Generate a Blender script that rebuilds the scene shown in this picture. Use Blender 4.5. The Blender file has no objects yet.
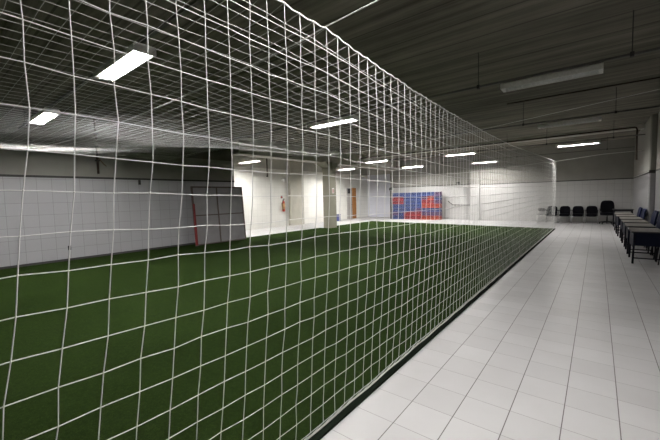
import bpy, math, random
from mathutils import Matrix, Vector
random.seed(7)
SC = bpy.context.scene
COL = SC.collection
PI = math.pi

# ------------------------------------------------------------------ helpers
class MB:
    """collects shapes; build() links them as ONE mesh object"""
    def __init__(s): s.v = []; s.f = []; s.sm = []
    def add(s, vs, fs, smooth=False):
        o = len(s.v); s.v += [tuple(p) for p in vs]
        s.f += [tuple(o+i for i in f) for f in fs]; s.sm += [smooth]*len(fs); return s
    def box(s, x0, x1, y0, y1, z0, z1):
        return s.add([(x0,y0,z0),(x1,y0,z0),(x1,y1,z0),(x0,y1,z0),(x0,y0,z1),(x1,y0,z1),(x1,y1,z1),(x0,y1,z1)],
                     [(3,2,1,0),(4,5,6,7),(0,1,5,4),(1,2,6,5),(2,3,7,6),(3,0,4,7)])
    def bevbox(s, x0, x1, y0, y1, z0, z1, b):
        # box with chamfered vertical edges and a chamfered top and bottom
        def ring(i, z): 
            xa, xb, ya, yb = x0+i, x1-i, y0+i, y1-i
            c = b
            return [(xa+c,ya,z),(xb-c,ya,z),(xb,ya+c,z),(xb,yb-c,z),(xb-c,yb,z),(xa+c,yb,z),(xa,yb-c,z),(xa,ya+c,z)]
        rs = [ring(b*.7,z0), ring(0,z0+b*.7), ring(0,z1-b*.7), ring(b*.7,z1)]
        vs = [p for r in rs for p in r]; fs = [tuple(range(7,-1,-1)), tuple(range(24,32))]
        for k in range(3):
            for i in range(8):
                j = (i+1) % 8; fs.append((k*8+i, k*8+j, k*8+8+j, k*8+8+i))
        return s.add(vs, fs)
    def tube(s, pts, r, n=8, cap=True, smooth=True):
        pts = [Vector(p) for p in pts]; rr = r if isinstance(r, (list, tuple)) else [r]*len(pts)
        vs = []; fs = []
        up = None
        for i, p in enumerate(pts):
            t = (pts[min(i+1, len(pts)-1)] - pts[max(i-1, 0)]).normalized()
            if up is None:
                up = Vector((0,0,1)) if abs(t.z) < .9 else Vector((1,0,0))
            a = t.cross(up).normalized(); b = a.cross(t).normalized(); up = b
            for k in range(n):
                an = 2*PI*(k+.5)/n
                vs.append(p + (a*math.cos(an) + b*math.sin(an))*rr[i])
        for i in range(len(pts)-1):
            for k in range(n):
                j = (k+1) % n; fs.append((i*n+k, i*n+j, (i+1)*n+j, (i+1)*n+k))
        if cap:
            fs.append(tuple(range(n-1,-1,-1))); m = (len(pts)-1)*n; fs.append(tuple(range(m, m+n)))
        return s.add(vs, fs, smooth)
    def lathe(s, prof, c=(0,0,0), n=20, axis='z'):
        vs = []; fs = []
        for r, h in prof:
            for k in range(n):
                a = 2*PI*k/n; x, y = r*math.cos(a), r*math.sin(a)
                p = {'z':(x,y,h),'x':(h,x,y),'y':(y,h,x)}[axis]
                vs.append((c[0]+p[0], c[1]+p[1], c[2]+p[2]))
        for i in range(len(prof)-1):
            for k in range(n):
                j = (k+1) % n; fs.append((i*n+k, i*n+j, (i+1)*n+j, (i+1)*n+k))
        fs.append(tuple(range(n-1,-1,-1))); m = (len(prof)-1)*n; fs.append(tuple(range(m, m+n)))
        return s.add(vs, fs, True)
    def pad(s, c, a, b, d, e1=.35, e2=.35, nu=20, nv=12, warp=None):
        """cushion: superellipsoid of half sizes a,b,d"""
        def sp(w, e): return math.copysign(abs(w)**e, w)
        vs = []; fs = []
        for i in range(nv+1):
            ph = -PI/2 + PI*i/nv
            for k in range(nu):
                th = 2*PI*k/nu
                x = a*sp(math.cos(ph),e1)*sp(math.cos(th),e2); y = b*sp(math.cos(ph),e1)*sp(math.sin(th),e2); z = d*sp(math.sin(ph),e1)
                p = Vector((x,y,z))
                if warp: p = warp(p)
                vs.append((c[0]+p[0], c[1]+p[1], c[2]+p[2]))
        for i in range(nv):
            for k in range(nu):
                j = (k+1) % nu; fs.append((i*nu+k, i*nu+j, (i+1)*nu+j, (i+1)*nu+k))
        return s.add(vs, fs, True)
    def build(s, name, mat, parent=None):
        me = bpy.data.meshes.new(name); me.from_pydata(s.v, [], s.f)
        me.polygons.foreach_set('use_smooth', s.sm); me.materials.append(mat); me.update()
        o = bpy.data.objects.new(name, me); COL.objects.link(o)
        if parent: o.parent = parent
        return o

def tag(o, label=None, cat=None, group=None, kind=None):
    if label: o['label'] = label
    if cat: o['category'] = cat
    if group: o['group'] = group
    if kind: o['kind'] = kind
    return o
def empty(name, loc, label, cat, group=None, rz=0):
    o = bpy.data.objects.new(name, None); COL.objects.link(o); o.location = loc; o.rotation_euler = (0,0,rz)
    o.empty_display_size = .1
    return tag(o, label, cat, group)
def copy_tree(o, parent=None):
    kids = list(o.children); c = o.copy(); COL.objects.link(c); c.parent = parent
    for k in kids: copy_tree(k, c)
    return c
def struct(name, mb, mat, label, cat):
    return tag(mb.build(name, mat), label, cat, kind='structure')

# ------------------------------------------------------------------ materials
class NT:
    def __init__(s, name):
        m = bpy.data.materials.new(name); m.use_nodes = True; s.m = m; s.t = m.node_tree
        s.t.nodes.clear(); s.out = s.n('ShaderNodeOutputMaterial'); s.b = s.n('ShaderNodeBsdfPrincipled')
        s.l(s.b.outputs[0], s.out.inputs[0])
    def n(s, t, **k):
        nd = s.t.nodes.new(t)
        for a, v in k.items(): setattr(nd, a, v)
        return nd
    def l(s, a, b): s.t.links.new(a, b)
    def math(s, op, a, b=None, c=None):
        nd = s.n('ShaderNodeMath', operation=op)
        for i, v in enumerate((a, b, c)):
            if v is None: continue
            if isinstance(v, (int, float)): nd.inputs[i].default_value = v
            else: s.l(v, nd.inputs[i])
        return nd.outputs[0]
    def mix(s, fac, a, b):
        nd = s.n('ShaderNodeMix', data_type='RGBA')
        for i, v in ((0, fac), (6, a), (7, b)):
            if isinstance(v, (int, float)): nd.inputs[i].default_value = v
            elif isinstance(v, tuple): nd.inputs[i].default_value = (*v, 1)
            else: s.l(v, nd.inputs[i])
        return nd.outputs[2]
    def noise(s, scale, vec=None, detail=3, rough=.5):
        nd = s.n('ShaderNodeTexNoise'); nd.inputs['Scale'].default_value = scale; nd.inputs['Detail'].default_value = detail
        nd.inputs['Roughness'].default_value = rough
        if vec is not None: s.l(vec, nd.inputs['Vector'])
        return nd.outputs[0]
    def ramp(s, fac, a, b):
        nd = s.n('ShaderNodeMapRange'); s.l(fac, nd.inputs[0]); nd.inputs[1].default_value = a; nd.inputs[2].default_value = b
        return nd.outputs[0]
    def pos(s): return s.n('ShaderNodeTexCoord').outputs['Object']
    def sep(s, v):
        nd = s.n('ShaderNodeSeparateXYZ'); s.l(v, nd.inputs[0]); return nd.outputs
    def comb(s, x, y, z):
        nd = s.n('ShaderNodeCombineXYZ')
        for i, v in enumerate((x, y, z)):
            if isinstance(v, (int, float)): nd.inputs[i].default_value = v
            else: s.l(v, nd.inputs[i])
        return nd.outputs[0]
    def scalev(s, v, xyz):
        nd = s.n('ShaderNodeVectorMath', operation='MULTIPLY'); s.l(v, nd.inputs[0]); nd.inputs[1].default_value = xyz
        return nd.outputs[0]
    def bump(s, h, strength=.3, dist=.01):
        nd = s.n('ShaderNodeBump'); nd.inputs['Strength'].default_value = strength; nd.inputs['Distance'].default_value = dist
        s.l(h, nd.inputs['Height']); s.l(nd.outputs[0], s.b.inputs['Normal'])
    def col(s, c):
        if isinstance(c, tuple): s.b.inputs['Base Color'].default_value = (*c, 1)
        else: s.l(c, s.b.inputs['Base Color'])
    def set(s, rough=.5, metal=0, spec=.5):
        s.b.inputs['Roughness'].default_value = rough; s.b.inputs['Metallic'].default_value = metal
        s.b.inputs['Specular IOR Level'].default_value = spec

def plain(name, c, rough=.5, metal=0, var=.08, scale=30, spec=.5):
    """a plain finish with slight procedural unevenness"""
    k = NT(name); n = k.ramp(k.noise(scale, k.pos()), .3, .7)
    k.col(k.mix(n, tuple(x*(1-var) for x in c), tuple(min(1, x*(1+var)) for x in c))); k.set(rough, metal, spec); return k.m

def grid_lines(k, coord, size, off, w):
    """1 on the joint, 0 on the tile"""
    f = k.math('FRACT', k.math('DIVIDE', k.math('SUBTRACT', coord, off), size))
    d = k.math('ABSOLUTE', k.math('SUBTRACT', f, .5))
    return k.math('GREATER_THAN', d, .5 - w/size/2), k.math('FLOOR', k.math('DIVIDE', k.math('SUBTRACT', coord, off), size))

def floor_tiles():
    k = NT('floor_tile'); P = k.pos(); x, y, z = k.sep(P)
    gx, ix = grid_lines(k, x, .30, -1.0516, .0062); gy, iy = grid_lines(k, y, .30, 1.9562, .0042)
    wn = k.n('ShaderNodeTexWhiteNoise', noise_dimensions='2D'); k.l(k.comb(ix, iy, 0), wn.inputs['Vector'])
    base = k.mix(wn.outputs['Value'], (.50,.492,.495), (.55,.542,.545))
    dirt = k.ramp(k.noise(.9, P, 5, .6), .42, .75)
    base = k.mix(k.math('MULTIPLY', dirt, .22), base, (.30,.28,.272))
    base = k.mix(k.math('MULTIPLY', gy, .8), base, (.20,.185,.18)); base = k.mix(gx, base, (.13,.118,.115))
    k.col(base); k.set(.42, 0, .4)
    r = k.math('ADD', k.math('MULTIPLY', k.noise(6, P, 4), .25), .30); k.l(r, k.b.inputs['Roughness'])
    k.bump(k.math('SUBTRACT', 1, k.math('MAXIMUM', gx, gy)), .25, .002)
    return k.m
def wall_tiles(name, axis, off, c=(.47,.465,.49), top=None, paint=(.30,.29,.265), shade_z=None, joint=(.24,.235,.24)):
    """square ceramic tiles up to the trim; painted render above"""
    k = NT(name); P = k.pos(); x, y, z = k.sep(P); h = x if axis == 'x' else y
    g1, i1 = grid_lines(k, h, .305, off, .006); g2, i2 = grid_lines(k, z, .305, .06, .006)
    wn = k.n('ShaderNodeTexWhiteNoise', noise_dimensions='2D'); k.l(k.comb(i1, i2, 0), wn.inputs['Vector'])
    base = k.mix(wn.outputs['Value'], tuple(v*.95 for v in c), c)
    base = k.mix(k.math('MAXIMUM', g1, g2), base, joint)
    up = k.mix(k.ramp(k.noise(1.3, P, 5, .65), .35, .7), tuple(v*.86 for v in paint), paint)
    if shade_z: up = k.mix(k.math('GREATER_THAN', z, shade_z), up, (.11,.10,.088))      # shade above lamp height, painted as a darker wall colour
    isup = k.math('GREATER_THAN', z, top if top else 99)
    k.col(k.mix(isup, base, up)); k.l(k.math('ADD', k.math('MULTIPLY', isup, .5), .3), k.b.inputs['Roughness'])
    return k.m
def ceiling_mat():
    k = NT('board_marked_concrete'); P = k.pos(); x, y, z = k.sep(P)
    n1 = k.noise(1, k.scalev(P, (.12, 5.0, 1)), 4, .65)
    n2 = k.noise(1, k.scalev(P, (.9, 11., 1)), 5, .7)
    n3 = k.noise(.45, P, 4, .6)
    f = k.math('ADD', k.math('MULTIPLY', n1, .6), k.math('ADD', k.math('MULTIPLY', n2, .25), k.math('MULTIPLY', n3, .35)))
    base = k.mix(k.ramp(f, .42, .78), (.08,.073,.058), (.33,.305,.255))
    # board joints, dark lines along the boards
    g, i = grid_lines(k, k.math('ADD', y, k.math('MULTIPLY', k.noise(.3, k.scalev(P, (1,.2,1)), 1), .08)), .62, .1, .03)
    base = k.mix(k.math('MULTIPLY', g, .5), base, (.03,.027,.024))
    k.col(base); k.set(.9, 0, .2); k.bump(f, .5, .02); return k.m
def turf_mat():
    k = NT('artificial_turf'); P = k.pos()
    fine = k.noise(150, P, 3, .7); mid = k.noise(34, P, 6, .8); big = k.noise(1.1, P, 3)
    base = k.mix(k.ramp(fine, .3, .72), (.006,.013,.0035), (.044,.074,.017))
    base = k.mix(k.math('MULTIPLY', k.ramp(mid, .4, .62), .62), base, (.007,.015,.004))
    base = k.mix(k.math('MULTIPLY', k.ramp(big, .35, .7), .25), base, (.030,.055,.012))
    k.col(base); k.set(1, 0, .02); k.bump(k.math('ADD', fine, k.math('MULTIPLY', mid, .8)), .9, .012)
    k.b.inputs['Sheen Weight'].default_value = .0; k.b.inputs['Sheen Roughness'].default_value = .6
    k.b.inputs['Sheen Tint'].default_value = (.4,.6,.25,1)
    return k.m
def tube_mat(strength):
    k = NT('lit_tube'); k.col((.9,.9,.9)); k.b.inputs['Emission Color'].default_value = (1.0,.975,.94,1)
    k.b.inputs['Emission Strength'].default_value = strength; return k.m
def plaster(name, c, rough=.75, sc=2.2):
    k = NT(name); P = k.pos(); n = k.ramp(k.noise(sc, P, 5, .6), .3, .72)
    k.col(k.mix(n, tuple(v*.84 for v in c), c)); k.set(rough, 0, .3); k.bump(k.noise(60, P, 3), .12, .003); return k.m

M = dict(
    floor=floor_tiles(), ceil=ceiling_mat(), turf=turf_mat(),
    wl=wall_tiles('tile_wall_along', 'y', 1.48, top=2.25, shade_z=3.05), wf=wall_tiles('tile_wall_across', 'x', .02, c=(.48,.472,.462), top=2.12),
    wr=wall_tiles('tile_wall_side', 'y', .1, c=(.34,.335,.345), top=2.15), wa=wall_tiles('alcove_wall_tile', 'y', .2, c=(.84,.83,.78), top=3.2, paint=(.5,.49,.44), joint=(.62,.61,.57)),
    waf=wall_tiles('alcove_end_tile', 'x', .1, c=(.74,.75,.84), top=3.2, paint=(.5,.49,.46), joint=(.55,.56,.62)),
    trim=plain('dark_trim', (.045,.042,.042), .6), beam=plaster('beam_concrete', (.58,.56,.51), .85),
    column=plaster('column_concrete', (.30,.285,.23)), pil=plaster('pilaster_plaster', (.50,.48,.41)), kerb=plain('rubber_strip', (.006,.009,.006), .95, scale=120, spec=.05),
    net=plain('net_twine', (.68,.675,.66), .55, scale=300, var=.06), rope=plain('white_rope', (.68,.67,.65), .6, scale=200),
    cable=plain('coated_cable', (.72,.71,.68), .35, scale=50),
    white=plain('white_enamel', (.78,.78,.76), .35), greymetal=plain('grey_painted_metal', (.80,.79,.76), .4),
    refl=plain('white_reflector', (.85,.85,.83), .3), tube=tube_mat(520.0), tubehi=tube_mat(720.0), tubelo=tube_mat(270.0), tubemid=tube_mat(400.0), tubeoff=plain('unlit_glass_tube', (.80,.81,.80), .2),
    rail=plain('galvanised_profile', (.13,.125,.115), .5, .3), rod=plain('dark_rod', (.05,.048,.045), .6, .3),
    black=plain('black_fabric', (.004,.004,.006), .95, scale=200, var=.2, spec=.1), blackp=plain('black_plastic', (.006,.006,.007), .5, spec=.25),
    chrome=plain('chromed_tube', (.55,.55,.56), .22, 1), navy=plain('navy_plastic', (.008,.012,.042), .6, spec=.15),
    navym=plain('navy_steel', (.004,.006,.016), .7, spec=.1), desk=plain('grey_laminate', (.24,.22,.20), .35, scale=8),
    deskedge=plain('dark_desk_edge', (.02,.02,.02), .5), frame=plain('dark_steel_tube', (.006,.006,.010), .6, spec=.15),
    panel=plain('grey_panel_sheet', (.29,.278,.29), .6, scale=3), panelf=plain('dark_panel_frame', (.10,.07,.062), .55),
    red=plain('red_paint', (.20,.014,.016), .5), extred=plain('extinguisher_red', (.42,.05,.025), .35),
    tan=plain('tan_sticker', (.62,.36,.17), .6), blue=plain('blue_crate_plastic', (.030,.058,.185), .45, scale=15),
    redc=plain('red_crate_plastic', (.26,.022,.028), .45, scale=15), orange=plain('orange_crate_plastic', (.38,.052,.018), .45, scale=15),
    purple=plain('purple_crate_plastic', (.10,.048,.125), .45, scale=15), bottle=plain('dark_bottles', (.02,.018,.03), .2),
    doorgrey=plain('grey_door_paint', (.40,.38,.36), .5), brown=plain('orange_brown_wood', (.34,.145,.03), .5, scale=12, var=.2),
    glass=plain('dark_pane', (.05,.05,.055), .15), bin=plain('blue_bin_plastic', (.08,.09,.26), .4),
    rust=plain('rusty_pipe', (.05,.034,.024), .8, scale=40, var=.4), twig=plain('tan_wire', (.16,.11,.06), .8),
    outlet=plain('black_outlet', (.008,.008,.008), .4), lampw=plain('white_globe', (.85,.86,.84), .25), hand=plain('steel_handrail', (.16,.155,.145), .35, .6),
    greych=plain('grey_chair_vinyl', (.13,.125,.125), .6), sign=plain('red_white_sign', (.5,.30,.27), .5),
)

# ------------------------------------------------------------------ the room
XL, XR, XRF, YF, ZC = -11.155, 1.46, 1.30, 21.0, 3.95
struct('floor', MB().box(-14.4, 2.0, -6.6, 23, -.15, 0), M['floor'], 'pale square floor tiles with dark joints along the walkway', 'floor')
struct('ceiling', MB().box(-14.4, 2.0, -6.6, 23, ZC, ZC+.2), M['ceil'], 'dark board-marked concrete ceiling over the whole hall', 'ceiling')
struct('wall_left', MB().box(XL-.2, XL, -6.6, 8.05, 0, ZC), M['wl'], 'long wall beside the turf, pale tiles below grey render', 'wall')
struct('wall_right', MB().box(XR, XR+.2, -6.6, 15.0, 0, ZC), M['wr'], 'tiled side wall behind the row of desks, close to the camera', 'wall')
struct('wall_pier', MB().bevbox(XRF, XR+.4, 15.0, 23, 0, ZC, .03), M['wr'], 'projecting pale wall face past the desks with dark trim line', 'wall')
struct('wall_far', MB().box(-5.93, XRF, YF, YF+.5, 0, ZC), M['wf'], 'tiled end wall behind the row of black chairs', 'wall')
struct('wall_stair', MB().box(-11.45, -5.93, YF+.3, YF+.5, 0, ZC), M['wf'], 'bright tiled end wall behind the stacked crates', 'wall')
struct('wall_alcove', MB().box(-14.2, -14.0, 8.05, 23, 0, ZC), M['wa'], 'white tiled side wall of the bright space past the turf', 'wall')
struct('wall_alcove_end', MB().box(-14.0, -11.45, 22.4, 22.6, 0, ZC), M['waf'], 'bluish white tiled end wall beside the stacked crates', 'wall')
struct('wall_alcove_front', MB().box(-14.2, XL-.2, 7.85, 8.05, 0, ZC), M['wa'], 'return wall closing the bright space', 'wall')
struct('wall_back', MB().box(-11.4, 2.0, -6.8, -6.6, 0, ZC), M['wf'], 'tiled wall behind the viewer', 'wall')
struct('pilaster', MB().box(-5.93, -5.40, YF-.14, YF, 0, ZC), M['wf'], 'shallow tiled pilaster on the end wall right of the handrail', 'pilaster')
struct('alcove_pilaster', MB().box(-14.0, -13.78, 13.75, 14.85, 0, ZC), M['pil'], 'grey plastered pilaster beside the fire extinguisher', 'pilaster')
struct('column', MB().box(-10.92, -10.5, 13.2, 13.75, 0, 3.05)
       .add([(-10.92,13.2,3.05),(-10.5,13.2,3.05),(-10.5,13.75,3.05),(-10.92,13.75,3.05),(-11.25,12.9,3.32),(-10.45,12.9,3.32),(-10.45,14.05,3.32),(-11.25,14.05,3.32)],
            [(0,1,5,4),(1,2,6,5),(2,3,7,6),(3,0,4,7),(4,5,6,7)]), M['column'], 'square grey concrete column at the edge of the turf', 'column')
struct('beam', MB().box(-11.28, -10.75, 8.05, 22.4, 3.32, ZC), M['beam'], 'grey concrete beam running over the column', 'beam')
struct('beam_cross', MB().box(-10.75, 1.3, 16.9, 17.25, 3.80, ZC), M['beam'], 'shallow concrete cross beam under the far ceiling', 'beam')
# trims over the tiling, skirting, turf
tr = [('trim_1', MB().box(XL, XL+.012, -6.6, 8.05, 2.235, 2.29), 'dark trim strip over the tiles of the long wall'),
      ('trim_2', MB().box(-5.93, XRF, YF-.012, YF, 2.08, 2.125), 'dark trim strip over the tiles behind the black chairs'),
      ('trim_3', MB().box(XR-.012, XR, -6.6, 15.0, 2.13, 2.18), 'dark trim strip on the side wall by the desks'),
      ('trim_4', MB().box(XRF-.012, XRF, 15.0, YF, 2.08, 2.125).box(XRF, XR-.012, 14.988, 15.0, 2.08, 2.18), 'dark trim strip round the projecting wall'),
      ('trim_5', MB().box(-11.45, -5.93, YF+.288, YF+.3, 2.15, 2.185), 'thin grey trim line above the stacked crates')]
for n, m, l in tr: struct(n, m, M['trim'], l, 'trim')
struct('baseboard_left', MB().box(XL, XL+.02, -6.6, 8.05, 0, .075), M['trim'], 'dark skirting at the foot of the long tiled wall', 'baseboard')

turf = MB()
TP = [(-1.405,-6.4),(-1.405,16.93),(-11.13,18.25),(-11.13,13.78),(-10.47,13.78),(-10.47,13.17),(-11.13,13.17),(-11.13,-6.4)]
n_ = len(TP)
turf.add([(p[0],p[1],z) for z in (0.0,.018) for p in TP], [tuple(range(n_)), tuple(range(2*n_-1,n_-1,-1))] + [(i,n_+i,n_+(i+1)%n_,(i+1)%n_) for i in range(n_)])
tag(turf.build('artificial_turf', M['turf']), 'dark green artificial turf covering the indoor pitch', 'turf', kind='stuff')
struct('trim_6', MB().box(-1.405, -1.345, -6.4, 16.93, 0, .016), M['kerb'], 'black-green rubber edging between turf and pale tiles', 'edging')

# ------------------------------------------------------------------ the net cage
S = .12
K0, K1, KR = -8, 137, 43
GZ = [(0,.035),(.1,.04),(.31,.065),(.56,.095),(.69,.11),(.81,.127),(.94,.143),(1.06,.163),(1.19,.18),(1.32,.192),(1.44,.21),(1.57,.222),(1.7,.238),(1.85,.25),(2.6,.256)]
def lerp(tab, x):
    if x <= tab[0][0]: return tab[0][1]
    for (a, p), (b, q) in zip(tab, tab[1:]):
        if x <= b: return p + (q-p)*(x-a)/(b-a)
    return tab[-1][1]
ZT = [(-3,2.62),(1.0,2.605),(1.7,2.605),(2.3,2.56),(3.1,2.52),(4,2.50),(5.4,2.485),(7.5,2.50),(11,2.62),(16.9,2.82)]
DM = [(.2,0),(.6,-.013),(1.1,-.028),(4,-.03),(8,0)]
ROWS = [2.6,2.47,2.345,2.215,2.085,1.96,1.83,1.70,1.575,1.44,1.32,1.195,1.065,.94,.815,.685,.56,.435,.31,.185,.06]
random.seed(11)
JIT = {}
def jit(key, a):
    if key not in JIT: JIT[key] = (random.gauss(0,1), random.gauss(0,1), random.gauss(0,1))
    g = JIT[key]; return (max(-2,min(2,g[0]))*a, max(-2,min(2,g[1]))*a, max(-2,min(2,g[2]))*a)
def side_pt(k, j):
    z = ROWS[j]; y = k*S + .256 + .0018*max(k,0) - (.256-lerp(GZ, z))*(1-.045*min(max(k,0),12)); zt = lerp(ZT, y)
    w = (z/2.6)**2
    d = jit(('s',k,j), .0026)
    zz = z + (zt-2.6)*w
    zz += lerp(DM, y)*min(1, z/1.2)*min(1, max(0, (2.6-z)/.3))
    if j == 0: zz += -.010*abs(math.sin(PI*(k-12.3)/4)) ; d = (d[0]*.3, d[1]*.5, d[2]*.5)
    x = -1.36 - .03*max(0, 1-z/1.0)
    bul = .003*math.sin(y*1.7+z*2.1)
    return Vector((x + bul*(1 if 0 < j else .3) + d[0], y + d[1], zz + d[2]))
def roof_z(X, Y):
    """height of the roof net: sags between the top rope and the long wall, hung on the cables"""
    u = max(0, min(1, (-1.36-X)/9.77)); zt = lerp(ZT, Y)
    a = (zt-.02)*(1-u) + 2.87*u - .72*u*(1-u)
    b = lerp([(0,zt-.01),(.1,2.42),(.2,2.37),(.34,2.41),(.41,2.53),(.48,2.67),(.56,2.82),(.635,2.93),(.8,2.95),(1,2.89)], u)
    w = max(0, min(1, (Y-1.8)/3.6))
    return a*(1-w) + b*w
def roof_pt(k, i):
    if i == 0: return side_pt(k, 0)
    X = -1.36 - i*S*.996; Y = k*S*1.0015 + .256 + .0018*max(k,0)*(1 if i < 3 else 1)
    d = jit(('r',k,i), .0017)
    return Vector((X+d[0], Y+d[1], roof_z(X,Y) + .003*math.sin(X*5+Y*3) + d[2]))
NX = 82
ET = [(1.36,2.82),(2.0,2.80),(3.5,2.67),(4.5,2.61),(5.7,2.59),(7,2.61),(8.8,2.67),(11.2,2.80)]
def end_pt(i, j):
    X = -1.36 - i*S*.996
    Yb = 16.9 + (-1.36-X)*.135; zt = lerp(ET, -X) if i else side_pt(K1, 0).z
    z = ROWS[j]*zt/2.6; d = jit(('e',i,j), .004)
    yt = side_pt(K1, 0).y
    return Vector((X + d[0], yt + (Yb-yt)*(1-z/zt)*.9 + d[1], z + d[2]))
def strand(mb, pts, r):
    mb.tube(pts, r, 4, False, True)
cage = empty('net_cage', (-1.36, 8, 0), 'white square-mesh net hung around the green indoor turf pitch, sides and roof', 'net')
def build_local(mb, name, mat, parent):
    L = parent.location
    mb.v = [(x-L[0], y-L[1], z-L[2]) for x, y, z in mb.v]
    return mb.build(name, mat, parent)
RN = .00205; RR = .0014
sn = MB(); NR = len(ROWS)
for k in range(K0, K1+1): strand(sn, [side_pt(k,j) for j in range(NR)] + [Vector((-1.39, k*S+.035, .03))], RN)
for j in range(1, NR): strand(sn, [side_pt(k,j) for k in range(K0, K1+1)], RN)
for k in range(K0, 40):                                  # the knots
    for j in range(1, NR):
        p = side_pt(k,j); q = .0043
        sn.add([p+Vector(v)*q for v in ((1,0,0),(-1,0,0),(0,1,0),(0,-1,0),(0,0,1.1),(0,0,-1.1))],
               [(0,2,4),(2,1,4),(1,3,4),(3,0,4),(2,0,5),(1,2,5),(3,1,5),(0,3,5)], True)
build_local(sn, 'side_net', M['net'], cage)
rn = MB()
for k in range(K0, KR+1): strand(rn, [roof_pt(k,i) for i in range(0, NX)], RR)
for i in range(1, NX): strand(rn, [roof_pt(k,i) for k in range(K0, KR+1)], RR)
build_local(rn, 'roof_net', M['net'], cage)
en = MB()
for i in range(1, NX): strand(en, [end_pt(i,j) for j in range(NR)], RN*.5)
for j in range(1, NR): strand(en, [end_pt(i,j) for i in range(0, NX)], RN*.5)
build_local(en, 'end_net', M['net'], cage)
tp = MB(); tp.tube([p for k in range(K0, K1) for p in (side_pt(k,0), (side_pt(k,0)+side_pt(k+1,0))/2 + Vector((0,0,-.009)))] + [side_pt(K1,0)], .0042, 6)
build_local(tp, 'top_rope', M['rope'], cage)
bt = MB(); bt.tube([(-1.39, k*S+.035, .03+.004*math.sin(k*1.3)) for k in range(K0, K1+1)], .0065, 6)
build_local(bt, 'bottom_rope', M['rope'], cage)
et = MB(); et.tube([end_pt(i,0)+Vector((0,0,.0)) for i in range(0, NX)], .008, 6)
build_local(et, 'end_rope', M['rope'], cage)
gb = MB()                                                # net gathered at the far corner
random.seed(5)
for q in range(5):
    x0 = -1.36 - .02*q - .02*random.random(); y0 = 16.78 + .02*(q % 4)
    gb.tube([(x0 + .02*math.sin(t*2.3+q*1.7) - .10*(1-t/10)*0 , y0 + .02*math.cos(t*1.9+q), .03 + t*.276) for t in range(0, 11)], .0045, 4)
build_local(gb, 'gathered_net', M['rope'], cage)

def cable(y, pts, r, label):
    tag(MB().tube(pts, r, 6).build('support_cable', M['cable']), label, 'cable', 'cables carrying the net')
def cable_pts(y, zend, zr):
    p = [(XL, y, 2.9)]
    for i in range(2, NX, 4): X = -1.36-i*S*.996; p.append((X, y, roof_z(X,y)+.012))
    p = [p[0]] + sorted(p[1:], key=lambda a: a[0])
    p.append((-1.36, y, zend)); p.append((XR if y < 15 else XRF, y, zr)); return p
cable(1.72, cable_pts(1.72, 2.612, 2.76), .0045, 'pale cable nearest the camera, crossing the roof net to the side wall')
cable(5.4, cable_pts(5.4, 2.495, 2.76), .0026, 'thin pale cable crossing the roof net in front of the unlit lamps')
cable(16.93, [(-1.36,16.93,2.825),(.1,16.93,2.965),(XRF,16.93,3.0)], .009, 'shiny far cable from the net corner to the projecting wall')

# ------------------------------------------------------------------ lamps on hung rails
def fixture(lit, key='tube'):
    root = empty('fluorescent_light', (0,0,0), 'x', 'lamp', 'fluorescent ceiling lamps')
    L = .645
    h = MB()                                             # folded steel tray, open below
    T = [(-.125,-.005),(-.125,.058),(-.10,.085),(.10,.085),(.125,.058),(.125,-.005)]
    I = [(-.105,-.005),(-.105,-.002),(-.122,-.002),(-.122,.056),(-.098,.082),(.098,.082),(.122,.056),(.122,-.002),(.105,-.002),(.105,-.005)]
    prof = T + I[::-1]; n = len(prof)
    vs = [(x,y,z) for x in (-L,L) for y,z in prof]
    h.add(vs, [(i,(i+1)%n,n+(i+1)%n,n+i) for i in range(n)])
    for x0, x1 in ((-L-.006,-L),(L,L+.006)):
        h.add([(x,y,z) for x in (x0,x1) for y,z in T], [tuple(range(5,-1,-1)), tuple(range(6,12))] + [(i,(i+1)%6,6+(i+1)%6,6+i) for i in range(6)])
    for s in (-1, 1): h.box(s*.6225-.0225, s*.6225+.0225, -.105, .105, -.005, -.002)
    h.build('housing', M['greymetal'], root)
    rf = MB(); q = [(-.104,.002),(-.094,.045),(-.075,.070),(-.045,.076),(-.02,.070),(0,.045),(.02,.070),(.045,.076),(.075,.070),(.094,.045),(.104,.002)]
    m_ = len(q)
    rf.add([(x,y,z) for x in (-L+.05,L-.05) for y,z in q], [(i,m_+i,m_+i+1,i+1) for i in range(m_-1)]).build('reflector', M['refl'], root)
    lv = MB()
    for i in range(18):
        x = -.56 + 1.12*i/17
        lv.box(x-.0008, x+.0008, -.103, .103, -.001, .008)
    lv.build('louver', M['refl'], root)
    for s in (-1, 1):
        t = MB().lathe([(.008,-.6),(.0185,-.595),(.0185,.595),(.008,.6)], (0, s*.050, .031), 12, 'x').build('tube', M[key] if lit else M['tubeoff'], root)
        for e in (-1, 1): MB().lathe([(.0195,e*.585),(.0195,e*.606)] if e > 0 else [(.0195,-.606),(.0195,-.585)], (0, s*.050, .031), 12, 'x').build('tube_cap', M['white'], t)
    for s in (-1, 1):
        MB().box(s*.615-.018, s*.615+.018, -.085, .085, .018, .066).build('lamp_holder', M['white'], root)
    for x in (-.3, .3): MB().tube([(x,0,.0855),(x,0,.121)], .008, 6).build('hanger', M['rod'], root)
    return root
ZL = 3.235
lit0 = {k: fixture(True, k) for k in ('tube', 'tubehi', 'tubelo', 'tubemid')}; off0 = fixture(False)
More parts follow.
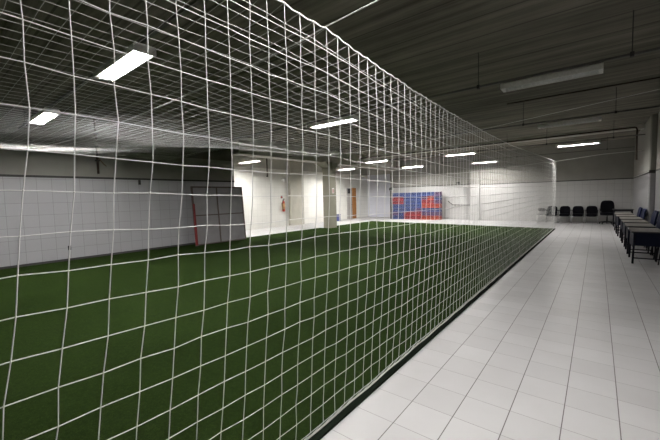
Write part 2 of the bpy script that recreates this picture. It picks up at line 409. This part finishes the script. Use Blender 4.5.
lamps = [(-4.70, 1.80, 4, 'brightest lit ceiling lamp, largest, above the middle of the near turf'),
         (-8.62, 1.80, 1, 'lit ceiling lamp close to the long tiled wall, above the hanging pipe'),
         (-4.82, 6.25, 1, 'lit lamp over the turf, in line with the big unlit lamp'),
         (-.60, 15.3, 3, 'lit lamp over the walkway in front of the far black chairs'),
         (-4.62, 14.75, 1, 'lit lamp inside the net, beside the one over the far walkway'),
         (-4.80, 19.5, 1, 'lit lamp near the end wall, above the handrail'),
         (-8.50, 14.4, 1, 'lit lamp between the column and the crates, nearer of two'),
         (-8.60, 18.8, 2, 'lit lamp just above the stacked crates'),
         (-12.3, 9.75, 2, 'lit lamp in the white space beyond the leaning grey panel'),
         (-12.0, 16.8, 2, 'lit lamp just behind the concrete column, above the door'),
         (-.62, 1.75, 4, 'lit lamp over the near walkway tiles'),
         (-.62, 6.25, 0, 'large unlit grey lamp over the walkway'),
         (-.61, 10.48, 0, 'smaller unlit lamp over the walkway, behind the large unlit one')]
u1 = set(); u0 = False
KEY = {1:'tube', 2:'tubehi', 3:'tubelo', 4:'tubemid'}   # newer and older tubes
for x, y, on, lab in lamps:
    if on: k = KEY[on]; o = lit0[k] if k not in u1 else copy_tree(lit0[k]); u1.add(k)
    else: o = off0 if not u0 else copy_tree(off0); u0 = True
    o.location = (x, y, ZL); o['label'] = lab
rails = [(1.80, -10.9, 1.30, 'hung steel rail carrying the two nearest lit lamps', (-10.2,-6.6,-2.8)),
         (6.25, -10.6, 1.40, 'hung steel rail carrying the large unlit lamp', (-8.7,-6.9,-3.4,-1.64,.33)),
         (10.48, -10.6, 1.05, 'hung steel rail carrying the smaller unlit lamp', (-7.0,-5.2,-3.4,-1.6,.3)),
         (15.3, -10.4, 1.2, 'hung steel rail carrying the lamp over the far walkway', (-9.8,-7.0,-2.9,-1.55,.4)),
         (19.3, -10.4, 1.2, 'hung steel rail nearest the end wall', (-9.9,-7.0,-3.2,.3))]
for y, x0, x1, lab, rods in rails:
    r = empty('lamp_rail', (0, y, ZL+.14), lab, 'rail', 'rails carrying the lamps')
    MB().box(x0, x1, -.019, .019, -.015, .015).build('rail', M['rail'], r)
    for x in rods:
        MB().tube([(x,0,.015),(x,0,ZC-ZL-.14)], .006, 6).build('rod', M['rod'], r)
        MB().box(x-.022, x+.022, -.028, .028, -.03, .03).build('clamp', M['rod'], r)
# conduits on the ceiling and walls
tag(MB().tube([(-10.7,16.3,3.74),(-4,16.3,3.75),(1.0,16.3,3.78),(1.04,16.3,3.76),(1.06,16.3,3.7),(1.07,16.3,2.62)], .028, 8).build('conduit', M['rust']),
    'dark conduit under the far cross beam, bending down by the projecting wall', 'pipe')
tag(MB().tube([(-1.95,10.2,3.934),(-.4,10.2,3.934),(XR,10.2,3.934)], .014, 8).build('conduit', M['rust']),
    'dark conduit fixed to the ceiling just before the smaller unlit lamp', 'pipe')
jb = empty('junction_box', (1.10, 10.48, 3.5), 'dark hanging cable box at the end of a lamp rail near the side wall', 'cable box')
MB().bevbox(-.05, .05, -.06, .06, -.1, .1, .012).build('box', M['rod'], jb); MB().tube([(0,0,.1),(0,0,.45)], .014, 8).tube([(0,0,-.1),(-.01,0,-.13)], .012, 8).tube([(.05,0,.02),(.2,0,.06),(.33,0,.05)], .012, 8).build('pipe', M['rod'], jb)

# ------------------------------------------------------------------ left side: wall things and the leaning panel
hp = empty('hanging_pipe', (-11.10, 3.45, 2.4), 'rusty vertical pipe fixed high on the long tiled wall', 'pipe')
MB().tube([(0,0,-.02),(0,0,1.55)], .028, 8).build('pipe', M['rust'], hp)
MB().tube([(.02,.0,.46),(.03,.06,.36),(.04,.13,.26),(.03,.20,.2)], .012, 6).build('loose_wire', M['twig'], hp)
for z in (.35, .75, 1.1): MB().box(-.055, .034, -.05, .05, z-.02, z+.02).build('bracket', M['rod'], hp)
wo = empty('wall_outlet', (XL, 2.67, .36), 'small black outlet low on the long tiled wall', 'outlet')
MB().bevbox(0, .02, -.035, .035, -.06, .06, .006).build('plate', M['outlet'], wo); MB().lathe([(.02,.02),(.02,.026)], (0,0,0), 12, 'x').build('socket', M['rod'], wo)
wb = empty('wall_bracket', (XL, 4.55, 2.16), 'tiny dark bracket just under the trim of the long wall', 'bracket')
MB().box(0,.03,-.03,.03,-.07,.07).box(.03,.07,-.012,.012,-.02,.02).build('plate', M['rod'], wb)

pw, ph = 2.08, 2.02
lp = empty('leaning_panel', (-10.60, 7.06, .03), 'tall grey four-field panel leaning at the end of the long wall', 'panel')
lp.rotation_euler = (0, -math.atan2(.15, 2.0), 0)
fr = MB(); fr.box(-.05,0,-pw/2,-pw/2+.05,0,ph).box(-.05,0,pw/2-.05,pw/2,0,ph).box(-.05,0,-pw/2,pw/2,ph-.05,ph).box(-.05,0,-pw/2,pw/2,0,.035)
fr.box(-.05,0,-.10,-.055,0,ph).box(-.05,0,-pw/2,pw/2,1.0,1.035); fr.build('frame', M['panelf'], lp)
for a, b in ((-pw/2+.05,-.10),(-.055,pw/2-.05)):
    for z0, z1 in ((.035,1.0),(1.035,ph-.05)): MB().box(-.045,-.012,a,b,z0,z1).build('sheet', M['panel'], lp)
rb = empty('red_bar', (-10.49, 5.98, .03), 'narrow red bar standing upright against the leaning grey panel', 'bar')
rb.rotation_euler = (0, -.06, 0)
MB().add([(-.03,-.035,0),(.03,-.035,0),(.03,.035,0),(-.03,.035,0),(-.02,-.015,1.42),(.02,-.015,1.42),(.02,.03,1.42),(-.02,.03,1.42)],
         [(3,2,1,0),(4,5,6,7),(0,1,5,4),(1,2,6,5),(2,3,7,6),(3,0,4,7)]).build('bar', M['red'], rb)
MB().box(-.035,.035,-.045,.045,0,.03).build('foot', M['panelf'], rb)

# ------------------------------------------------------------------ the bright space beyond
XA = -14.0
fe = empty('fire_extinguisher', (XA+.10, 13.28, .83), 'red fire extinguisher with tan label hung on the white alcove wall', 'fire extinguisher')
MB().lathe([(.03,0),(.078,.012),(.08,.03),(.08,.52),(.066,.57),(.03,.60),(.024,.62)], (0,0,0), 20).build('cylinder', M['extred'], fe)
MB().lathe([(.0815,.14),(.0815,.46)], (0,0,0), 20).build('label_band', M['tan'], fe)
MB().lathe([(.024,.62),(.024,.68),(.012,.70)], (0,0,0), 12).box(-.015,.015,-.02,.11,.68,.70).box(-.015,.015,-.02,.10,.715,.73).build('valve', M['blackp'], fe)
MB().tube([(0,-.03,.66),(.02,-.09,.62),(.03,-.10,.45),(.03,-.095,.2)], .012, 8).lathe([(.012,-.0),(.024,-.12)], (.03,-.095,.2), 10).build('hose', M['blackp'], fe)
MB().box(-.1,-.075,-.05,.05,.3,.5).build('bracket', M['rod'], fe)
es = empty('extinguisher_sign', (XA, 13.24, 1.66), 'small dark square sign on the white wall above the fire extinguisher', 'sign')
pl_ = MB().box(0,.006,-.07,.07,-.08,.08).build('plate', M['rust'], es); MB().box(.006,.008,-.05,.05,-.055,.055).build('sign_face', M['extred'], pl_)
gl = empty('wall_lamp', (XA, 13.33, 2.6), 'round white globe lamp high on the wall over the extinguisher', 'lamp')
MB().pad((.15,0,0), .11, .11, .12, 1, 1, 20, 12).build('globe', M['lampw'], gl); MB().lathe([(.06,0),(.06,.05)], (0,0,0), 16, 'x').build('base', M['white'], gl)
tag(MB().tube([(XA+.06,13.68,.35),(XA+.06,13.68,3.2)], .03, 8).build('wall_pipe', M['greymetal']), 'grey vertical pipe on the alcove wall beside the pilaster', 'pipe')
dp = empty('ceiling_pipe', (-13.7, 11.98, 2.75), 'dark vertical pipe dropping from the ceiling before the white alcove wall', 'pipe')
MB().tube([(0,0,0),(0,0,1.20)], .035, 8).build('pipe', M['rust'], dp); MB().lathe([(.05,-.02),(.05,.04)], (0,0,0), 12).build('cap', M['rod'], dp)
bn = empty('waste_bin', (-13.45, 17.75, 0), 'small blue bin on the floor behind the concrete column', 'bin')
MB().bevbox(-.13,.13,-.12,.12,0,.40,.02).build('body', M['bin'], bn); MB().bevbox(-.145,.145,-.135,.135,.40,.44,.012).build('lid', M['bin'], bn)
d = struct('door_1', MB().box(XA, XA+.05, 19.55, 20.17, 0, 2.2), M['doorgrey'], 'narrow grey door with small dark pane past the column', 'door')
MB().box(XA+.05, XA+.06, 19.62, 20.0, 1.82, 2.16).build('pane', M['glass'], d)
MB().box(XA, XA+.10, 20.17, 20.62, 0, 2.22).build('jamb', M['brown'], d)
MB().tube([(XA+.05,20.08,1.03),(XA+.10,20.08,1.03),(XA+.10,19.95,1.03)], .012, 8).build('handle', M['chrome'], d)
cs = empty('column_sign', (-10.5, 13.5, 1.9), 'small reddish notice on the face of the concrete column', 'sign')
pl_ = MB().box(0,.006,-.08,.08,-.13,.13).build('plate', M['white'], cs); MB().box(.006,.008,-.065,.065,-.11,.08).build('sign_face', M['sign'], pl_)
hr = empty('handrail', (-5.95, YF+.12, .9), 'steel handrail with upturned end on the bright end wall', 'handrail')
MB().tube([(.02,0,0),(-1.0,0,.01),(-1.10,0,.03),(-1.18,0,.10),(-1.36,0,.25)], .028, 10).build('rail', M['hand'], hr)
for x in (-.15,-.95): MB().tube([(x,0,-.01),(x,.06,-.06),(x,.18,-.06)], .012, 8).build('bracket', M['hand'], hr)
wf = empty('wall_fitting', (-6.75, YF+.3, 2.26), 'small dark fitting on the trim line above the handrail', 'fitting')
MB().bevbox(-.09,.09,-.06,0,-.04,.06,.01).build('body', M['rod'], wf); MB().lathe([(.03,-.09),(.04,-.06)], (0,0,.01), 12, 'y').build('lens', M['glass'], wf)

# crates
CW, CD, CH = .412, .32, .252
def crate(mat):
    root = empty('bottle_crate', (0,0,0), 'x', 'crate', 'stacked bottle crates')
    b = MB(); w, dd, t = CW/2-.004, CD/2, .012; h = CH-.004
    b.box(-w,w,-dd,dd,0,t)
    for z0, z1 in ((.0,.075),(.105,.125),(.155,.17),(.215,h)):
        b.box(-w,w,-dd,-dd+t,z0,z1).box(-w,w,dd-t,dd,z0,z1).box(-w,-w+t,-dd+t,dd-t,z0,z1).box(w-t,w,-dd+t,dd-t,z0,z1)
    for i in range(6):
        x = -w + (2*w-.02)*i/5
        b.box(x,x+.02,-dd-.003,-dd+t-.002,0,h).box(x,x+.02,dd-t+.002,dd+.003,0,h)
    for s in (-1,1):
        for y in (-dd+.01,0,dd-.03): b.box(s*w-(.012 if s>0 else 0), s*w+(0 if s>0 else .012), y, y+.02, 0, h)
    b.build('body', mat, root)
    g = MB()
    for i in range(5):
        for j in range(4):
            g.lathe([(.03,.014),(.033,.02),(.033,.12),(.014,.18),(.013,.225)], (-w+.045+(2*w-.09)*i/4, -dd+.05+(2*dd-.10)*j/3, 0), 6)
    g.build('bottles', M['bottle'], root)['kind'] = 'stuff'
    return root
PAT = ['BBBBBBBP', 'RRBBBPOB', 'RRBBBRRP', 'BBBBBOOO', 'BBBBPBBB', 'PBRRRPPP', 'BBRRROOO']
protos = {}
MATS = dict(B=('blue','blue'), R=('redc','red'), O=('orange','orange-red'), P=('purple','purple'))
ordn = ['leftmost','second','third','fourth','fifth','sixth','seventh','rightmost']
rown = ['on top','second from top','third from top','fourth from top','third from bottom','second from bottom','at the floor']
for r, row in enumerate(PAT):
    for c, ch in enumerate(row):
        if ch not in protos: o = protos[ch] = crate(M[MATS[ch][0]])
        else: o = copy_tree(protos[ch])
        o.location = (-10.93 + CW*(c+.5), 20.80 + random.uniform(-.012,.012), CH*(6-r)); o.rotation_euler = (0,0,0)
        o['label'] = '%s plastic bottle crate, %s in the %s column of the wall of crates' % (MATS[ch][1], rown[r], ordn[c])
cp = empty('crate_post', (-11.13, 20.8, 0), 'dark narrow post standing at the end of the crate stack', 'post')
MB().bevbox(-.05,.05,-.06,.06,0,1.95,.01).build('post', M['rod'], cp); MB().bevbox(-.10,.12,-.08,.08,1.95,2.13,.01).build('cap', M['blackp'], cp)

# ------------------------------------------------------------------ chairs at the end wall
def visitor_chair():
    root = empty('visitor_chair', (0,0,0), 'x', 'chair', 'chairs along the end wall')
    MB().pad((0,-.02,.405), .212, .22, .075, .45, .35).build('seat', M['black'], root)
    def wb(p): return Vector((p.x, p.y + .10*(p.x/.21)**2*-.35 + .12*p.z, p.z))
    MB().pad((0,.23,.60), .222, .045, .24, .55, .5, 24, 14, wb).build('backrest', M['black'], root)
    for s in (-1,1):
        x = s*.236
        MB().tube([(x,-.2,0),(x,-.19,.3),(x,-.185,.42)], .013, 8).build('leg', M['chrome'], root)
        MB().tube([(x,.24,0),(x,.21,.3),(x,.2,.42)], .013, 8).build('leg', M['chrome'], root)
        MB().tube([(x,-.185,.42),(x,-.18,.58),(x,-.15,.63),(x,.1,.64),(x,.22,.60)], .014, 8).pad((x,-.02,.645), .026, .15, .016, .5, .5, 12, 8).build('armrest', M['blackp'], root)
    MB().tube([(-.236,-.185,.405),(.236,-.185,.405)], .012, 8).tube([(-.236,.2,.405),(.236,.2,.405)], .012, 8).tube([(-.236,-.185,.405),(-.236,.2,.405)], .012, 8).tube([(.236,-.185,.405),(.236,.2,.405)], .012, 8)\
        .tube([(0,.12,.40),(0,.25,.44),(0,.26,.55)], .016, 8).build('seat_frame', M['blackp'], root)
    return root
vc = visitor_chair()
cl = ['black padded visitor chair half hidden behind the gathered net corner', 'black padded visitor chair second from the net corner',
      'black padded visitor chair third from the net corner', 'black padded visitor chair next to the tall swivel chair']
for i, (x, l) in enumerate(zip((-1.79,-1.258,-.724,-.19), cl)):
    o = vc if i == 0 else copy_tree(vc); o.location = (x, 20.48, 0); o.rotation_euler = (0,0,random.uniform(-.015,.015)); o['label'] = l
gc = empty('stacking_chair', (-2.25, 20.45, 0), 'small grey metal chair with oval back standing behind the end net', 'chair')
MB().pad((0,-.02,.42), .20, .19, .018, .6, .4).build('seat', M['greych'], gc)
MB().pad((0,.2,.65), .17, .022, .085, .7, .8).build('backrest', M['greych'], gc)
for s in (-1,1):
    MB().tube([(s*.19,-.2,0),(s*.185,-.17,.41)], .011, 8).build('leg', M['greymetal'], gc)
    MB().tube([(s*.19,.22,0),(s*.18,.17,.41),(s*.15,.21,.64)], .011, 8).build('leg', M['greymetal'], gc)
MB().tube([(-.185,-.17,.40),(.185,-.17,.40),(.18,.17,.40),(-.18,.17,.40),(-.185,-.17,.40)], .010, 8).build('seat_frame', M['greymetal'], gc)
oc = empty('swivel_chair', (.385, 20.35, 0), 'tall black swivel chair with armrests by the room corner', 'chair')
MB().pad((0,-.02,.48), .265, .24, .075, .45, .4).build('seat', M['black'], oc)
def wo_(p): return Vector((p.x*(1-.10*max(0,p.z/.30)), p.y + .10*p.z - .03*(p.x/.22)**2, p.z))
MB().pad((0,.23,.80), .262, .055, .30, .5, .5, 24, 14, wo_).build('backrest', M['black'], oc)
for s in (-1,1): MB().tube([(s*.21,.1,.47),(s*.265,.08,.52),(s*.265,.06,.68),(s*.265,-.05,.70)], .016, 8).pad((s*.265,-.03,.71), .028, .15, .018, .5, .5, 12, 8).build('armrest', M['blackp'], oc)
MB().lathe([(.03,.10),(.03,.32),(.02,.33),(.02,.44)], (0,0,0), 16).build('gas_column', M['blackp'], oc)
sb = MB()
for i in range(5):
    a = 2*PI*i/5 + .3; c, s = math.cos(a), math.sin(a)
    sb.tube([(0,0,.12),(.15*c,.15*s,.10),(.29*c,.29*s,.075)], [.03,.024,.016], 8)
sbo = sb.build('star_base', M['blackp'], oc)
for i in range(5):
    a = 2*PI*i/5 + .3
    MB().lathe([(.02,-.022),(.03,-.018),(.03,.018),(.02,.022)], (.29*math.cos(a), .29*math.sin(a), .03), 12, 'x').build('caster', M['blackp'], sbo)

# ------------------------------------------------------------------ desks and blue chairs along the side wall
tb = empty('dark_table', (.88, 19.2, 0), 'dark table past the last grey desk, beside the swivel chair', 'table')
MB().bevbox(-.34,.34,-.35,.35,.715,.745,.008).build('tabletop', M['deskedge'], tb)
for sx in (-1,1):
    for sy in (-1,1): MB().tube([(sx*.30,sy*.31,0),(sx*.30,sy*.31,.715)], .018, 8).build('leg', M['frame'], tb)
MB().box(-.31,.31,-.30,.30,.66,.70).build('apron', M['frame'], tb)

DW, DD, DH = 1.02, .50, .685
def desk():
    root = empty('school_desk', (0,0,0), 'x', 'desk', 'grey-topped desks along the side wall')
    MB().bevbox(-DD/2,DD/2,-DW/2,DW/2,DH-.02,DH,.006).build('tabletop', M['desk'], root)
    e = MB(); t = .006
    e.box(-DD/2-t,-DD/2,-DW/2,DW/2,DH-.024,DH-.002).box(DD/2,DD/2+t,-DW/2,DW/2,DH-.024,DH-.002).box(-DD/2,DD/2,-DW/2-t,-DW/2,DH-.024,DH-.002).box(-DD/2,DD/2,DW/2,DW/2+t,DH-.024,DH-.002)
    e.build('edge_band', M['deskedge'], root)
    MB().box(-DD/2+.03,-DD/2+.045,-DW/2+.05,DW/2-.05,.33,DH-.03).build('modesty_panel', M['navym'], root)
    for sx in (-1,1):
        for sy in (-1,1): MB().tube([(sx*(DD/2-.03),sy*(DW/2-.08),0),(sx*(DD/2-.05),sy*(DW/2-.08),DH-.02)], .02, 8).build('leg', M['frame'], root)
    for sy in (-1,1): MB().box(-DD/2+.06, DD/2-.06, sy*(DW/2-.08)-.006, sy*(DW/2-.08)+.006, .38, DH-.03).build('side_panel', M['navym'], root)
    for sy in (-1,1): MB().tube([(-DD/2+.04,sy*(DW/2-.08),.12),(DD/2-.04,sy*(DW/2-.08),.12)], .014, 8).build('stretcher', M['frame'], root)
    MB().box(-DD/2+.05,DD/2-.05,-DW/2+.08,DW/2-.08,.555,.565).build('book_shelf', M['navym'], root)
    return root
def blue_chair():
    root = empty('blue_chair', (0,0,0), 'x', 'chair', 'blue chairs against the side wall')
    def ws(p): return Vector((p.x, p.y, p.z + .02*(p.y/.2)**2))
    MB().pad((-.02,0,.43), .20, .20, .022, .5, .4, 20, 10, ws).build('seat', M['navy'], root)
    def wk(p): return Vector((p.x + .16*p.z - .03*(p.y/.2)**2, p.y, p.z))
    MB().pad((.18,0,.68), .024, .215, .235, .5, .5, 20, 12, wk).build('backrest', M['navy'], root)
    for sy in (-1,1):
        MB().tube([(-.19,sy*.18,0),(-.15,sy*.17,.42)], .011, 8).build('leg', M['frame'], root)
        MB().tube([(.17,sy*.18,0),(.13,sy*.17,.42),(.18,sy*.16,.62)], .011, 8).build('leg', M['frame'], root)
    MB().tube([(-.15,-.17,.41),(.13,-.17,.41),(.13,.17,.41),(-.15,.17,.41),(-.15,-.17,.41)], .010, 8).build('seat_frame', M['frame'], root)
    return root
dk = desk(); bc = blue_chair()
PITCH = 1.37
dn = ['nearest the camera', 'second from the camera', 'third from the camera', 'fourth from the camera', 'fifth from the camera', 'next to the dark table']
nb = 0
for i in range(6):
    y = 9.35 + DW/2 + PITCH*i; dx = -.04 if i > 3 else 0
    o = dk if i == 0 else copy_tree(dk); o.location = (.83 + dx, y, 0); o.rotation_euler = (0,0,random.uniform(-.02,.02)); o['label'] = 'grey-topped desk with navy panel in the side wall row, ' + dn[i]
    for q, s in enumerate((-.22,.22)):
        c = bc if nb == 0 else copy_tree(bc); nb += 1
        c.location = ((1.20 if y+s < 14.6 else 1.06), y + s, 0); c.rotation_euler = (0,0,random.uniform(-.02,.02))
        c['label'] = 'navy blue chair at the %s end of the desk %s' % (('near','far')[q], dn[i])

# ------------------------------------------------------------------ camera, world, view
cam = bpy.data.cameras.new('camera'); co = bpy.data.objects.new('camera', cam); COL.objects.link(co); SC.camera = co
r = Vector((0.7832489672798401, 0.6212250989888213, -0.024503706686810397)); u = Vector((-0.021443984669220532, 0.06638493118062644, 0.9975636302680896)); f = Vector((-0.621338241843016, 0.7808152260928782, -0.0653174702890202))
m = Matrix((r, u, -f)).transposed().to_4x4(); m.translation = (0, 0, 1.5323582)
co.matrix_world = m; cam.sensor_width = 36; cam.lens = 18.324866; cam.clip_start = .02; cam.clip_end = 100
w = bpy.data.worlds.new('world'); SC.world = w; w.use_nodes = True
w.node_tree.nodes['Background'].inputs[0].default_value = (.5,.5,.52,1); w.node_tree.nodes['Background'].inputs[1].default_value = .0
vs_ = SC.view_settings; vs_.view_transform = 'Standard'; vs_.look = 'None'; vs_.exposure = 0; vs_.gamma = 1; vs_.use_curve_mapping = False
cy = SC.cycles
cy.max_bounces = 8; cy.diffuse_bounces = 5; cy.glossy_bounces = 3; cy.sample_clamp_indirect = 3; cy.caustics_reflective = False; cy.caustics_refractive = False
cy.use_denoising = True
